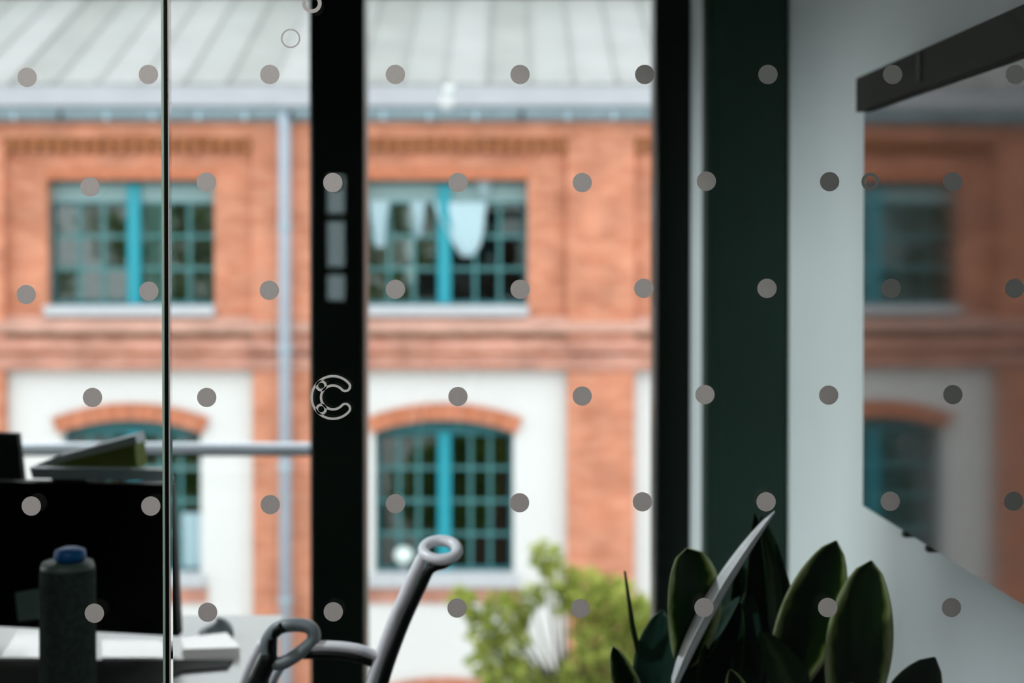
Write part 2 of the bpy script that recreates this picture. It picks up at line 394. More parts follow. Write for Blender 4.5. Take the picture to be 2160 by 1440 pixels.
ob('frame', MB().box(-2.08, -2.02, 2.4, 3.73, 0.06, 0.10).box(-2.08, -2.02, 2.4, 3.73, 1.94, 1.98).box(-2.08, -2.02, 2.4, 2.44, 0.10, 1.94).box(-2.08, -2.02, 3.69, 3.73, 0.10, 1.94), M['post'], w4)
ob('pane', MB().box(-2.054, -2.046, 2.44, 3.69, 0.10, 1.94), M['glass'], w4)
# guard rail across the left window
rl = thing('guard_rail', (-1.2, 4.08, 0.85), 'grey metal guard rail crossing outside the window left of the black post', 'railing')
zr = Z(946, 4.08)
ob('rail', MB().tube([(-2.1, 4.08, zr+0.002), (X(690, 4.08), 4.08, zr+0.002)], 0.0155, 14), M['rail'], rl)
ob('rail_shade', MB().box(-2.1, X(690, 4.08), 4.07, 4.09, zr-0.020, zr-0.0138, 0.0), M['post'], rl)  # dark strip paints the shaded underside of the rail
ob('bracket', MB().box(X(672, 4.0), X(690, 4.0), 3.83, 4.058, zr-0.012, zr+0.012, 0.003), M['post'], rl)
ob('bracket', MB().box(-1.88, -1.84, 3.83, 4.058, zr-0.012, zr+0.012, 0.003), M['post'], rl)

# back wall furniture that the glass mirrors: door with a narrow lit glass slot
D2 = 3.0 - YB                                # mirrored depth
d1 = thing('door_1', (-0.62, YB, 0), kind='structure'); d1['label'] = 'dark door with a narrow lit glass slot behind the viewer'
ob('door_leaf', MB().box(-0.98, -0.1, YB+0.001, YB+0.045, 0, 2.05, 0.004), M['door'], d1)
for a, b in ((372, 450), (468, 562), (580, 632)):
    ob('lit_pane', MB().box((694-1080)/3000*D2, (728-1080)/3000*D2, YB+0.04, YB+0.05, Z(a, D2), Z(b, D2)), M['lit_slot'], d1)
hb = MB().tube([(-0.2, YB+0.09, 1.0), (-0.32, YB+0.09, 1.0)], 0.01); hb.tube([(-0.2, YB+0.04, 1.0), (-0.2, YB+0.09, 1.0)], 0.009)
ob('door_handle', hb, M['desk_metal'], d1)
d2 = thing('door_2', (0.95, YB, 0), kind='structure'); d2['label'] = 'dark sliding door panel behind the viewer'
ob('door_leaf', MB().box(0.55, 1.03, YB+0.001, YB+0.045, 0, 2.4, 0.004), M['door'], d2)
for sp_p, sp_a, sp_l in ((SPOT, AIM, 'small black ceiling spotlight added unseen on the viewer side to light the dots'), (SPOT2, AIM2, 'small black ceiling spotlight added unseen beyond the glass to light chair and plant')):
    sp0 = thing('added_spotlight', (sp_p.x, sp_p.y, 2.72), sp_l, 'spotlight', 'added ceiling spotlights')  # unseen spots added to brighten dots, chair and plant
    dv_ = (sp_a-sp_p).normalized()
    ob('mount_plate', MB().lathe((sp_p.x, sp_p.y, 2.70), [(0.001, 0), (0.045, 0), (0.045, 0.019), (0.001, 0.019)], 24), M['black'], sp0)
    ob('arm', MB().tube([(sp_p.x, sp_p.y, 2.70), tuple(sp_p-dv_*0.06+Vector((0, 0, 0.02)))], 0.008, 10), M['black'], sp0)
    ob('lamp_head', MB().tube([sp_p-dv_*0.10, sp_p-dv_*0.09, sp_p+dv_*0.02], [0.03, 0.04, 0.042], 20), M['black'], sp0)
cl = thing('added_strip_fixture', (0.15, 0.8, 2.72), 'long slim ceiling light added unseen above the viewer for the dots', 'ceiling light')  # added fixture around the strip lamp, out of view
ob('housing', MB().box(-0.37, 0.67, 0.73, 0.87, 2.69, 2.719, 0.004), M['black'], cl)
ob('diffuser', MB().box(-0.35, 0.65, 0.74, 0.86, 2.68, 2.6895), M['strip'], cl)
pn = thing('added_pendant', (-0.41, -1.35, 2.72), 'small white globe pendant lamp added unseen behind the viewer', 'pendant lamp')  # unseen pendant added for its glow mirrored over the roof
ob('globe', MB().lathe((-0.41, -1.35, 2.40), [(0.05*math.sin(math.pi*i/10)+0.0003, -0.05*math.cos(math.pi*i/10)) for i in range(11)], 20), M['panel_light'], pn)
ob('cord', MB().tube([(-0.41, -1.35, 2.452), (-0.41, -1.35, 2.719)], 0.003, 8), M['black'], pn)


# ------------------------------------------------------------------ glass partition, dots, rings, emblem
GT = 0.010
xl1 = X(341, YP); xr0 = X(358, YP)
gp_l = thing('glass_panel', (xl1-0.9, YP, 0), 'clear frameless glass panel with grey dots, left of the thin black joint', 'glass panel')
gp_r = thing('glass_panel', (0.2, YP, 0), 'wide clear glass panel with grey dots, rings and emblem, right of the thin black joint', 'glass panel')
ob('pane', MB().box(-1.94, xl1, YP, YP+GT, 0.012, 2.70), M['glass'], gp_l)
ob('pane', MB().box(xr0, wx(YP)-0.004, YP, YP+GT, 0.012, 2.70), M['glass'], gp_r)
o = ob('polished_edge', MB().box(xl1, xl1+0.0027, YP-0.0002, YP+GT, 0.012, 2.70, 0.0006), M['edge'], gp_l); o['label'] = 'bright green polished glass edge'
o = ob('joint_seal', MB().box(xl1+0.0028, xr0-0.0017, YP+0.001, YP+GT, 0.012, 2.70), M['seal'], gp_r); o['label'] = 'thin black seal in the joint'
o = ob('polished_edge', MB().box(xr0-0.0016, xr0-0.0001, YP-0.0002, YP+GT, 0.012, 2.70), M['edge_grey'], gp_r)
for g, a, b in ((gp_l, -1.94, xl1), (gp_r, xr0, wx(YP)-0.004)):
    ob('floor_track', MB().box(a, b, YP-0.012, YP+GT+0.012, 0.0005, 0.0118), M['desk_metal'], g)

DOTS = [(57,163),(313,157),(569,157),(834,157),(1097,157),(1360,157),(1620,157),(1883,157),(2142,157),
 (190,394),(435,384),(702,385),(966,385),(1228,385),(1490,382),(1750,383),(2010,383),
 (55,621),(314,614),(568,612),(834,610),(1097,610),(1358,608),(1618,608),(1880,608),(2140,608),
 (195,838),(436,838),(966,836),(1228,835),(1487,832),(1748,833),(2010,832),
 (66,1067),(318,1067),(570,1064),(834,1062),(1096,1060),(1355,1058),(1616,1058),(1878,1057),(2138,1057),
 (199,1293),(438,1291),(703,1290),(964,1282),(1224,1283),(1485,1281),(1746,1281),(2007,1281)]
YD = YP - 0.0004
def disc(cx, cz, r, n=40):
    return MB().prism([(cx+r*math.cos(2*math.pi*i/n), cz+r*math.sin(2*math.pi*i/n)) for i in range(n)], YD, YP-0.0001)
def ringmesh(cx, cz, r0, r1, n=48, mb=None):
    mb = mb or MB(); vs = []
    for i in range(n):
        a = 2*math.pi*i/n
        for r in (r0, r1):
            for y in (YD, YP-0.0001): vs.append((cx+r*math.cos(a), y, cz+r*math.sin(a)))
    fs = []
    for i in range(n):
        a, b = i*4, ((i+1) % n)*4
        fs += [[a, b, b+2, a+2], [a+1, a+3, b+3, b+1], [a, a+1, b+1, b], [a+2, b+2, b+3, a+3]]
    return mb.add(vs, fs)
PXM = YP/3000.0
src = None
for px, py in DOTS:
    p = W(px, py, YD); g = gp_l if px < 345 else gp_r
    if src is None:
        src = ob('dot', disc(p.x, p.z, 20.4*PXM), M['dot'], g, origin=(p.x, YD, p.z))
    else:
        share(src, g, (p.x, YD, p.z))
for px, py, ro, ri in ((658, 7, 20.5, 12.5), (613, 81, 20.3, 17.2), (1836, 383, 19, 12)):
    p = W(px, py, YD); ob('ring', ringmesh(p.x, p.z, ri*PXM, ro*PXM), M['dot'], gp_r)
# emblem: outlined open ring with two small circles
def stroke(pts, w, closed, mb):
    n = len(pts); vs = []
    for i in range(n):
        a = pts[(i-1) % n] if (closed or i) else pts[i]; b = pts[(i+1) % n] if (closed or i < n-1) else pts[i]
        dx, dz = b[0]-a[0], b[1]-a[1]; l = math.hypot(dx, dz) or 1; nx, nz = -dz/l*w/2, dx/l*w/2
        for s in (1, -1):
            for y in (YD, YP-0.0001): vs.append((pts[i][0]+s*nx, y, pts[i][1]+s*nz))
    fs = []
    for i in range(n if closed else n-1):
        a, b = i*4, ((i+1) % n)*4
        fs += [[a, b, b+2, a+2], [a+1, a+3, b+3, b+1], [a, a+1, b+1, b], [a+2, b+2, b+3, a+3]]
    return mb.add(vs, fs)
ec = W(702.3, 838, YD); outline = []
RO, RI, A0 = 45.0, 25.2, 42.0
for i in range(61):
    a = R(A0 + (360-2*A0)*i/60); outline.append((RO*math.cos(a), RO*math.sin(a)))
rm, rc = (RO+RI)/2, (RO-RI)/2
ce = R(-A0); cx_, cz_ = rm*math.cos(ce), rm*math.sin(ce)
for i in range(1, 18):
    a = ce + math.pi*i/18; outline.append((cx_+rc*math.cos(a), cz_+rc*math.sin(a)))
for i in range(61):
    a = R(-A0 - (360-2*A0)*i/60); outline.append((RI*math.cos(a), RI*math.sin(a)))
cx_, cz_ = rm*math.cos(-ce), rm*math.sin(-ce)
for i in range(1, 18):
    a = -ce + math.pi + math.pi*i/18; outline.append((cx_+rc*math.cos(a), cz_+rc*math.sin(a)))
emb = MB(); stroke([(ec.x+x*PXM, ec.z+z*PXM) for x, z in outline], 5.0*PXM, True, emb)
o = ob('emblem', emb, M['logo'], gp_r); o['label'] = 'pale outlined letter C emblem'
for s in (1, -1):
    ob('emblem_circle', ringmesh(ec.x-24.8*PXM, ec.z+s*24.8*PXM, 6.6*PXM, 12.0*PXM), M['logo'], o)

# ------------------------------------------------------------------ wall display with its reflection
tn = Vector((-1, -WS, 0)).normalized(); tt = Vector((-WS, 1, 0)).normalized()
O = Vector((0.621, 2.5, 0))                  # far edge of the screen plane
def tvbox(mb, s0, s1, n0, n1, z0, z1):
    """s: distance from the far edge towards the viewer, n: out of the wall"""
    P = lambda s, n, z: O - tt*s + tn*n + Vector((0, 0, z))
    vs = [P(s, n, z) for s in (s0, s1) for n in (n0, n1) for z in (z0, z1)]
    return mb.add(vs, [(0,1,3,2),(4,6,7,5),(0,4,5,1),(2,3,7,6),(0,2,6,4),(1,5,7,3)])
zt, zb_, zm = Z(165, 2.5), Z(1066, 2.5), Z(236, 2.5)
tv = thing('wall_display', (0.66, 2.05, 1.0), 'large glossy wall screen mirroring the brick building, under a dark top bar', 'screen')
LTV = 0.93
ob('housing', tvbox(MB(), 0.003, LTV-0.003, -0.032, -0.0005, zb_+0.002, zt-0.004), M['tv_body'], tv)
ob('screen', tvbox(MB(), 0, LTV, -0.0004, 0.003, zb_, zm+0.004), M['tv_screen'], tv)
tb = tvbox(MB(), -0.004, LTV, 0.0032, 0.016, zm, zt)
bar = ob('top_bar', tb, M['tv_body'], tv)
def tvs(px):                                  # s of an image column on the screen plane
    k = (px-1080)/3000.0; y = (0.621 + WS*2.5)/(k + WS); return (2.5-y)*math.hypot(1, WS)
s0 = tvs(1958)
P = lambda s, n, z: O - tt*s + tn*n + Vector((0, 0, z))
ob('slot', tvbox(MB(), s0-0.004, s0+0.014, 0.0161, 0.0185, zm+0.012, zt-0.004), M['black'], bar)
for pxx in (1915, 1965):
    s1 = tvs(pxx); ob('mount_clip', tvbox(MB(), s1-0.008, s1+0.008, -0.02, 0.006, zb_-0.008, zb_-0.0005), M['tv_body'], tv)
ob('wall_bracket', tvbox(MB(), 0.35, 0.60, -0.073, -0.0325, 1.25, 1.50), M['black'], tv)

# ------------------------------------------------------------------ brick building opposite
DF = 20.0
ZG = -7.4                                   # street level
def FX(u, d=DF): return (u-1080)/3000.0*d
def FZ(v, d=DF): return Z(v, d)
def fbox(mb, u0, u1, v0, v1, y0, y1, bev=0.0):
    return mb.box(FX(u0), FX(u1), y0, y1, FZ(v0), FZ(v1), bev)
BAYS = [-1060, -395, 270, 935, 1600]
PIT = 665; HW = 262; UL, UR = BAYS[0]-PIT/2, BAYS[-1]+PIT/2
VG = 538 + (EYE.z-ZG)/20*3000
bd = thing('brick_building', (0, DF, ZG), 'long orange brick building with white arched bays, teal windows and pale metal roof', 'building')
yF, yR, yWn = 20.0, 20.14, 20.34
# brick walls of the upper bays
VB = VG
for i, c in enumerate(BAYS):
    m = MB()
    fbox(m, c-HW, c-178, 290, 700, yR, 20.6); fbox(m, c+178, c+HW, 290, 700, yR, 20.6)
    fbox(m, c-178, c+178, 290, 378, yR, 20.6); fbox(m, c-178, c+178, 664, 700, yR, 20.6)
    ob('wall_panel', m, M['brick'], bd)
    # brick band round the upper window
    m = MB(); fbox(m, c-178, c+178, 352, 376, yR-0.02, yR-0.001)
    ob('lintel', m, M['brick_red'], bd)
for k in range(len(BAYS)+1):
    ua = BAYS[0]-PIT+HW if k == 0 else BAYS[k-1]+HW
    ub = BAYS[k]-HW if k < len(BAYS) else BAYS[-1]+PIT-HW
    m = MB(); fbox(m, ua, ub, 290, 700, yF, 20.6); fbox(m, ua, ub, 700, VB, yF, 20.6)
    ob('pier', m, M['brick'], bd)
m = MB(); fbox(m, UL, UR, 256, 290, yF, 20.6); ob('frieze', m, M['brick'], bd)
# dentil course under the frieze, tooth by tooth
dsrc = None
for c in BAYS:
    m = MB(); fbox(m, c-HW, c+HW, 290, 300, yF+0.04, yR-0.002)
    dc = ob('dentil_course', m, M['brick_ochre'], bd)
    n = 20
    for j in range(n):
        u = c-HW+12+j*(2*HW-24)/(n-1)
        p = (FX(u), yF+0.03, FZ(301))
        if dsrc is None:
            m = MB().box(p[0]-0.045, p[0]+0.045, yF+0.005, yR-0.003, FZ(320), FZ(301), 0.006)
            dsrc = ob('brick', m, M['brick_ochre'], dc, origin=p)
        else: share(dsrc, dc, p)
# string courses between the storeys; their shade painted as dark courses
for v0, v1, yy, mm, nm in ((668, 701, 19.90, 'cope', 'coping'), (701, 713, 20.01, 'coping_shade', 'shadow_course'), (713, 743, 19.96, 'brick_pink', 'string_course'),
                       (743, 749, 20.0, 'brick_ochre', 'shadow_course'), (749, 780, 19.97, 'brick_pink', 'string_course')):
    m = MB()
    if nm == 'coping':
        x0, x1 = FX(UL), FX(UR); za, zb2, zc = FZ(668), FZ(684), FZ(701)
        m.add([(x0, yR-0.001, za), (x1, yR-0.001, za), (x0, 19.93, zb2), (x1, 19.93, zb2), (x0, 19.93, zc), (x1, 19.93, zc), (x0, yR-0.001, zc), (x1, yR-0.001, zc)],
              [(0,1,3,2), (2,3,5,4), (4,5,7,6), (0,2,4,6), (1,7,5,3), (0,6,7,1)])
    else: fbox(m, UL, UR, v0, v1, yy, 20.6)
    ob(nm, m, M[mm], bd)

# white arched bays (two storeys of them)
CV = 1306.0; RIN, ROUT = 419.0, 455.0; AH = R(21.6)
def white_bay(c, dv):
    m = MB(); v_top = 780 if dv == 0 else 1276
    v_op = 1215+dv; v_end = 1276 if dv == 0 else VB
    fbox(m, c-HW, c-148, v_top, min(v_end, VB), yR, 20.6); fbox(m, c+148, c+HW, v_top, min(v_end, VB), yR, 20.6)
    if dv == 0: fbox(m, c-148, c+148, v_op, v_end, yR, 20.6)
    # above the arch: columns following the arc
    n = 16; hw = 148
    arc = []
    for i in range(n+1):
        u = -hw + 2*hw*i/n; arc.append((FX(c+u), FZ(CV+dv - math.sqrt(RIN**2-u*u))))
    poly = [(FX(c-hw), FZ(v_top)), (FX(c+hw), FZ(v_top))] + arc[::-1]
    for i in range(n):
        a, b = arc[i], arc[i+1]
        m.prism([(a[0], FZ(v_top)), (b[0], FZ(v_top)), b, a], yR, 20.6)
    ob('white_panel', m, M['render'], bd)
    ar = MB()
    core = [(FX(c+ (RIN+3)*math.sin(t)), FZ(CV+dv-(RIN+3)*math.cos(t))) for t in [(-AH+0.01)+2*(AH-0.01)*i/20 for i in range(21)]]
    core += [(FX(c+ (ROUT-3)*math.sin(t)), FZ(CV+dv-(ROUT-3)*math.cos(t))) for t in [(AH-0.01)-2*(AH-0.01)*i/20 for i in range(21)]]
    for i in range(20):
        ar.prism([core[i], core[i+1], core[40-i], core[41-i]], yR-0.04, yR-0.001)
    arch = ob('arch', ar, M['brick_red'], bd)
    nb = 34
    for i in range(nb):
        t0 = -AH + 2*AH*i/nb + 0.0012; t1 = -AH + 2*AH*(i+1)/nb - 0.0012
        pl = [(FX(c+r*math.sin(t)), FZ(CV+dv-r*math.cos(t))) for r, t in ((RIN, t0), (RIN, t1), (ROUT, t1), (ROUT, t0))]
        jt = random.uniform(-0.006, 0.006)
        ob('brick', MB().prism(pl, yR-0.065+jt, yR-0.03), random.choice([M['brick_red'], M['brick_uni2']]) , arch)
M['brick_uni2'] = mat('orange_brick_unit', (0.48, 0.19, 0.115), 0.9, 0.2, noise=0.2, nscale=9)
for i, c in enumerate(BAYS):
    white_bay(c, 0)
    if i in (2, 3): white_bay(c, 582)
    else:
        m = MB(); fbox(m, c-HW, c+HW, 1276, VB, yR, 20.6); ob('white_panel', m, M['render'], bd)
    m = MB(); fbox(m, c-162, c+162, 1243, 1276, yR-0.03, yR-0.001); ob('brick_band', m, M['brick_pink'], bd)
    m = MB(); fbox(m, c-156, c+156, 1214, 1242, yR-0.09, yR+0.2, 0.01); ob('window_sill', m, M['sill'], bd)
    m = MB(); fbox(m, c-180, c+180, 645, 667, yR-0.12, yR+0.2, 0.01); ob('window_sill', m, M['sill'], bd)

# windows: frame (part) > mullion, muntin, panes (sub-parts)
pane_src = {}
def far_window(c, upper, extra=0):
    if upper: hw, v0, v1, g0 = 178, 378, 645, 428
    else: hw, v0, v1, g0 = 148, 887+extra, 1214+extra, 924+extra
    m = MB(); y0, y1 = yWn, yWn+0.06
    fr = 8
    fbox(m, c-hw, c-hw+fr, g0, v1, y0, y1); fbox(m, c+hw-fr, c+hw, g0, v1, y0, y1); fbox(m, c-hw+fr, c+hw-fr, v1-fr, v1, y0, y1)
    if upper:
        fbox(m, c-hw, c+hw, v0, v0+8, y0, y1); fbox(m, c-hw, c+hw, g0-4, g0, y0+0.005, y1)
    w = ob('window_frame', m, M['teal_dark'], bd)
    if upper:
        ob('head_panel', fbox(MB(), c-hw, c+hw, v0+8, g0-4, y0+0.01, y1), M['blind'], w)
    else:
        t = MB(); n = 12
        for i in range(n):
            ua, ub = -hw+2*hw*i/n, -hw+2*hw*(i+1)/n
            f = lambda u: FZ(CV+extra-math.sqrt((RIN+4)**2-u*u))
            t.prism([(FX(c+ua), FZ(g0)), (FX(c+ub), FZ(g0)), (FX(c+ub), f(ub)), (FX(c+ua), f(ua))], y0+0.01, y1)
        ob('head_panel', t, M['teal_dark'], w)
    ob('mullion', fbox(MB(), c-14, c+14, v0+8 if upper else g0-8, v1-2, y0-0.05, y1+0.01, 0.01), M['teal'], w)
    nr = 3 if upper else 4; nc = 3
    gu = [(c-hw+fr, c-14), (c+14, c+hw-fr)]; mt = 3.6
    mm = MB()
    for a, b in gu:
        for j in range(1, nc): u = a+(b-a)*j/nc; fbox(mm, u-mt, u+mt, g0, v1-fr, y0+0.01, y0+0.045)
    for r_ in range(1, nr):
        v = g0+(v1-fr-g0)*r_/nr
        for a, b in gu: fbox(mm, a, b, v-mt, v+mt, y0+0.012, y0+0.043)
    ob('muntin', mm, M['muntin'], w)
    key = ('u' if upper else 'l')
    for a, b in gu:
        for j in range(nc):
            for r_ in range(nr):
                ua = a+(b-a)*j/nc+mt; ub = a+(b-a)*(j+1)/nc-mt
                va = g0+(v1-fr-g0)*r_/nr+mt; vb = g0+(v1-fr-g0)*(r_+1)/nr-mt
                cx, cz = (FX(ua)+FX(ub))/2, (FZ(va)+FZ(vb))/2
                if key not in pane_src:
                    pane_src[key] = ob('pane', MB().box(FX(ua), FX(ub), y0+0.025, y0+0.03, FZ(vb), FZ(va)), M['pane_far'], w, origin=(cx, y0+0.03, cz))
                else:
                    q = share(pane_src[key], w, (cx, y0+0.03, cz))
                    q.rotation_euler = (R(random.uniform(-0.8, 0.8)), 0, R(random.uniform(-0.8, 0.8)))
    return w
wins = []
for i, c in enumerate(BAYS):
    wins.append(far_window(c, True)); far_window(c, False)
    if i in (2, 3): far_window(c, False, 582)
# dark rooms behind the glass
m = MB(); fbox(m, UL, UR, 240, VB, 22.2, 22.4); fbox(m, UL, UR, 700, 780, 20.7, 22.2); m.box(FX(UL), FX(UR), 20.6, 22.2, ZG, ZG+0.1)
for c in BAYS[:-1]: fbox(m, c+PIT/2-6, c+PIT/2+6, 240, VB, 20.61, 22.2)
ob('inner_wall', m, M['far_room'], bd)
# grey blind behind the left window's right casement
ob('blind', fbox(MB(), 292, 348, 380, 640, yWn+0.07, yWn+0.085), M['blind'], wins[2])

# gutter, brackets, rainwater pipes
gz = FZ(243)
gm = MB(); n = 10
prof = [(-0.09*math.cos(math.pi*i/n), -0.09*math.sin(math.pi*i/n)) for i in range(n+1)]
vs = []; x0, x1 = FX(UL), FX(UR)
for xx in (x0, x1):
    for a, b in prof: vs.append((xx, 19.85+a, gz+0.045+b))
    for a, b in prof[::-1]: vs.append((xx, 19.85+a*0.93, gz+0.047+b*0.93))
k = len(prof)*2
gm.add(vs, [[i, (i+1) % k, k+(i+1) % k, k+i] for i in range(k)] + [[j for j in range(k)], [k+j for j in range(k)]])
gm.box(x0, x1, 19.74, 19.775, gz+0.035, gz+0.055)
gut = ob('gutter', gm, M['gutter'], bd)
for u in range(-1300, 1900, 96):
    ob('gutter_bracket', fbox(MB(), u-4, u+4, 236, 256, 19.745, 19.76), M['gutter'] if u % 5 else M['post'], gut)
ob('soffit', MB().box(x0, x1, 19.94, 20.6, FZ(256), FZ(240)), M['gutter'], bd)
for u in (604, 604-2*PIT, 604+2*PIT):
    if u > UR or u < UL: continue
    pipe = MB(); xx = FX(u); r_ = 0.085
    pipe.tube([(xx, 19.85, gz), (xx, 19.85, gz-0.15), (xx, 19.87, gz-0.25), (xx, 19.87, ZG+0.05)], r_, 14)
    dp = ob('downpipe', pipe, M['pipe'], bd)
    for v in (262, 480, 735, 980, 1260):
        ob('pipe_clip', MB().lathe((xx, 19.87, FZ(v)-0.03), [(r_+0.001, 0), (r_+0.018, 0.004), (r_+0.018, 0.056), (r_+0.001, 0.06)], 18), M['gutter'], dp)

# roof: skirt and standing-seam sheets
ze = FZ(226); ys = 19.80
m = MB()
hs, ds = FZ(150)-ze, 0.35                     # steeper pale skirt sheet at the eaves
m.add([(x0, ys, ze), (x1, ys, ze), (x0, ys+ds*1.6, ze+0.36), (x1, ys+ds*1.6, ze+0.36), (x0, ys+0.05, ze-0.04), (x1, ys+0.05, ze-0.04), (x0, ys+ds*1.6+0.05, ze+0.3), (x1, ys+ds*1.6+0.05, ze+0.3)],
      [(0,1,3,2), (4,6,7,5), (0,4,5,1), (2,3,7,6), (0,2,6,4), (1,5,7,3)])
ob('roof_skirt', m, M['roof_edge'], bd)
ya, za = ys+ds*1.6-0.02, ze+0.37
LR = 4.15; sl = math.tan(R(26.5))
rf = MB().add([(x0, ya, za-0.04), (x1, ya, za-0.04), (x0, ya+LR, za-0.04+LR*sl), (x1, ya+LR, za-0.04+LR*sl), (x0, ya, za-0.1), (x1, ya, za-0.1), (x0, ya+LR, za-0.1+LR*sl), (x1, ya+LR, za-0.1+LR*sl)],
      [(0,1,3,2), (4,6,7,5), (0,4,5,1), (2,3,7,6), (0,2,6,4), (1,5,7,3)])
roof = ob('roof', rf, M['roof'], bd)
pw = 0.62; xx = x0; pi_ = 0; psrc = []
roofs = [mat('pale_metal_sheet', (0.195, 0.207, 0.200), 0.5, 0.3, noise=0.08, nscale=1.2), mat('grey_metal_sheet', (0.175, 0.186, 0.178), 0.5, 0.3, noise=0.12, nscale=1.2), mat('light_metal_sheet', (0.215, 0.225, 0.222), 0.5, 0.3, noise=0.08, nscale=1.2)]
while xx < x1-0.1:
    h = 0.035
    m = MB(); a, b = xx+0.004, xx+pw-0.004
    sec = [(a, 0.045), (a+0.03, 0.045), (a+0.05, 0.0), (a+pw*0.5, 0.012), (b-0.02, 0.0), (b, 0.02)]
    vs = [(p, ya, za+q) for p, q in sec] + [(p, ya+LR, za+LR*sl+q) for p, q in sec] + [(p, ya, za-0.03) for p, q in sec] + [(p, ya+LR, za+LR*sl-0.03) for p, q in sec]
    n = len(sec)
    fs = [[i, i+1, n+i+1, n+i] for i in range(n-1)] + [[2*n+i, 3*n+i, 3*n+i+1, 2*n+i+1] for i in range(n-1)]
    fs += [[0, n, 3*n, 2*n], [n-1, 3*n-1, 4*n-1, 2*n-1], list(range(n))+list(range(3*n-1, 2*n-1, -1)), list(range(n, 2*n))+list(range(4*n-1, 3*n-1, -1))]
    m.add(vs, fs)
    ob('roof_sheet', m, roofs[[0, 1, 0, 2, 1, 0, 2, 2, 0, 1, 2][pi_ % 11]], roof)
    xx += pw; pi_ += 1
zr_ = za+LR*sl
ob('ridge_cap', MB().box(x0, x1, ya+LR-0.1, ya+LR+0.5, zr_-0.02, zr_+0.6, 0.02), M['ridge'], bd)
ob('roof_back', MB().add([(x0, ya+LR+0.4, zr_), (x1, ya+LR+0.4, zr_), (x1, ya+2*LR, za), (x0, ya+2*LR, za), (x0, ya+LR+0.4, zr_-0.1), (x1, ya+LR+0.4, zr_-0.1), (x1, ya+2*LR, za-0.1), (x0, ya+2*LR, za-0.1)],
   [(0,1,2,3), (4,7,6,5), (0,4,5,1), (2,6,7,3), (0,3,7,4), (1,5,6,2)]), M['roof'], bd)
ob('roof_vent', MB().lathe((FX(945), 20.25, FZ(228)+0.14), [(0.001, 0.22), (0.07, 0.20), (0.08, 0.1), (0.06, 0), (0.001, 0)], 16), M['roof_seam'], bd)

# pale sheets painting reflections in the far panes, and a globe lamp
def blotch_sheet(name, pts, y, label, grp=None):
    """pts: list of (v, u_left, u_right) rows from top to bottom; hangs in soft folds"""
    mb = MB(); K = 10; vs = []
    for (v, a, b) in pts:
        for k in range(K+1):
            u = a+(b-a)*k/K
            for s in (0, 1): vs.append((FX(u), y+0.03*math.sin(k*1.9+v*0.01)+s*0.012, FZ(v)))
    fs = []
    row = (K+1)*2
    for i in range(len(pts)-1):
        for k in range(K):
            p = i*row+k*2
            fs += [[p, p+2, p+2+row, p+row], [p+1, p+1+row, p+3+row, p+3]]
        fs += [[i*row, i*row+row, i*row+row+1, i*row+1], [i*row+K*2, i*row+K*2+1, i*row+row+K*2+1, i*row+row+K*2]]
    mb.add(vs, fs); mb.sm = True
    o = ob(name, mb, M['blotch'], None, origin=(FX(pts[-1][1]), y, FZ(pts[-1][0])))
    return tag(o, label, 'pale_blotch', grp)
blotch_sheet('pale_blotch', [(425, 912, 1026), (450, 918, 1022), (480, 938, 1020), (515, 956, 1012), (540, 972, 996)], 20.30,
      'pale blue cloth for a sky reflection, tapering downwards at the right mullion of the upper teal window')
blotch_sheet('pale_blotch', [(422, 776, 818), (460, 779, 812), (520, 786, 808)], 20.30, 'narrow pale cloth for a reflection, beside the black post in the upper teal window')
blotch_sheet('pale_blotch', [(424, 862, 896), (450, 868, 893), (500, 874, 886)], 20.30, 'short narrow pale cloth for a reflection, in the middle of the upper teal window')
blotch_sheet('pale_blotch', [(376, 1008, 1034), (392, 1006, 1036), (412, 1014, 1030)], 20.30, 'small pale cloth for a reflection, high in the right of the upper teal window')
blotch_sheet('pale_blotch', [(1090, 372, 414), (1150, 374, 414), (1205, 374, 412)], 20.30, 'pale teal cloth low in the left arched window')
gl = thing('globe_lamp', (FX(848), 20.30, FZ(1196)), 'small white globe lamp in the right arched window', 'lamp')
gl_y = 20.24
ob('globe', MB().lathe((FX(848), gl_y, FZ(1178)), [(0.13*math.sin(math.pi*i/10)+0.0005, -0.115*math.cos(math.pi*i/10)) for i in range(11)], 20), M['lamp_white'], gl)
ob('lamp_base', MB().box(FX(842), FX(854), gl_y-0.03, gl_y+0.03, FZ(1213.5), FZ(1195)), M['chair_mid'], gl)

# ground outside
g = st('ground', MB().box(-300, 300, -300, 400, ZG-0.3, ZG), M['asphalt'])
st('wall_outer', MB().box(-2.15, 14, 3.62, 3.985, ZG, -0.205), M['brick_dark'])

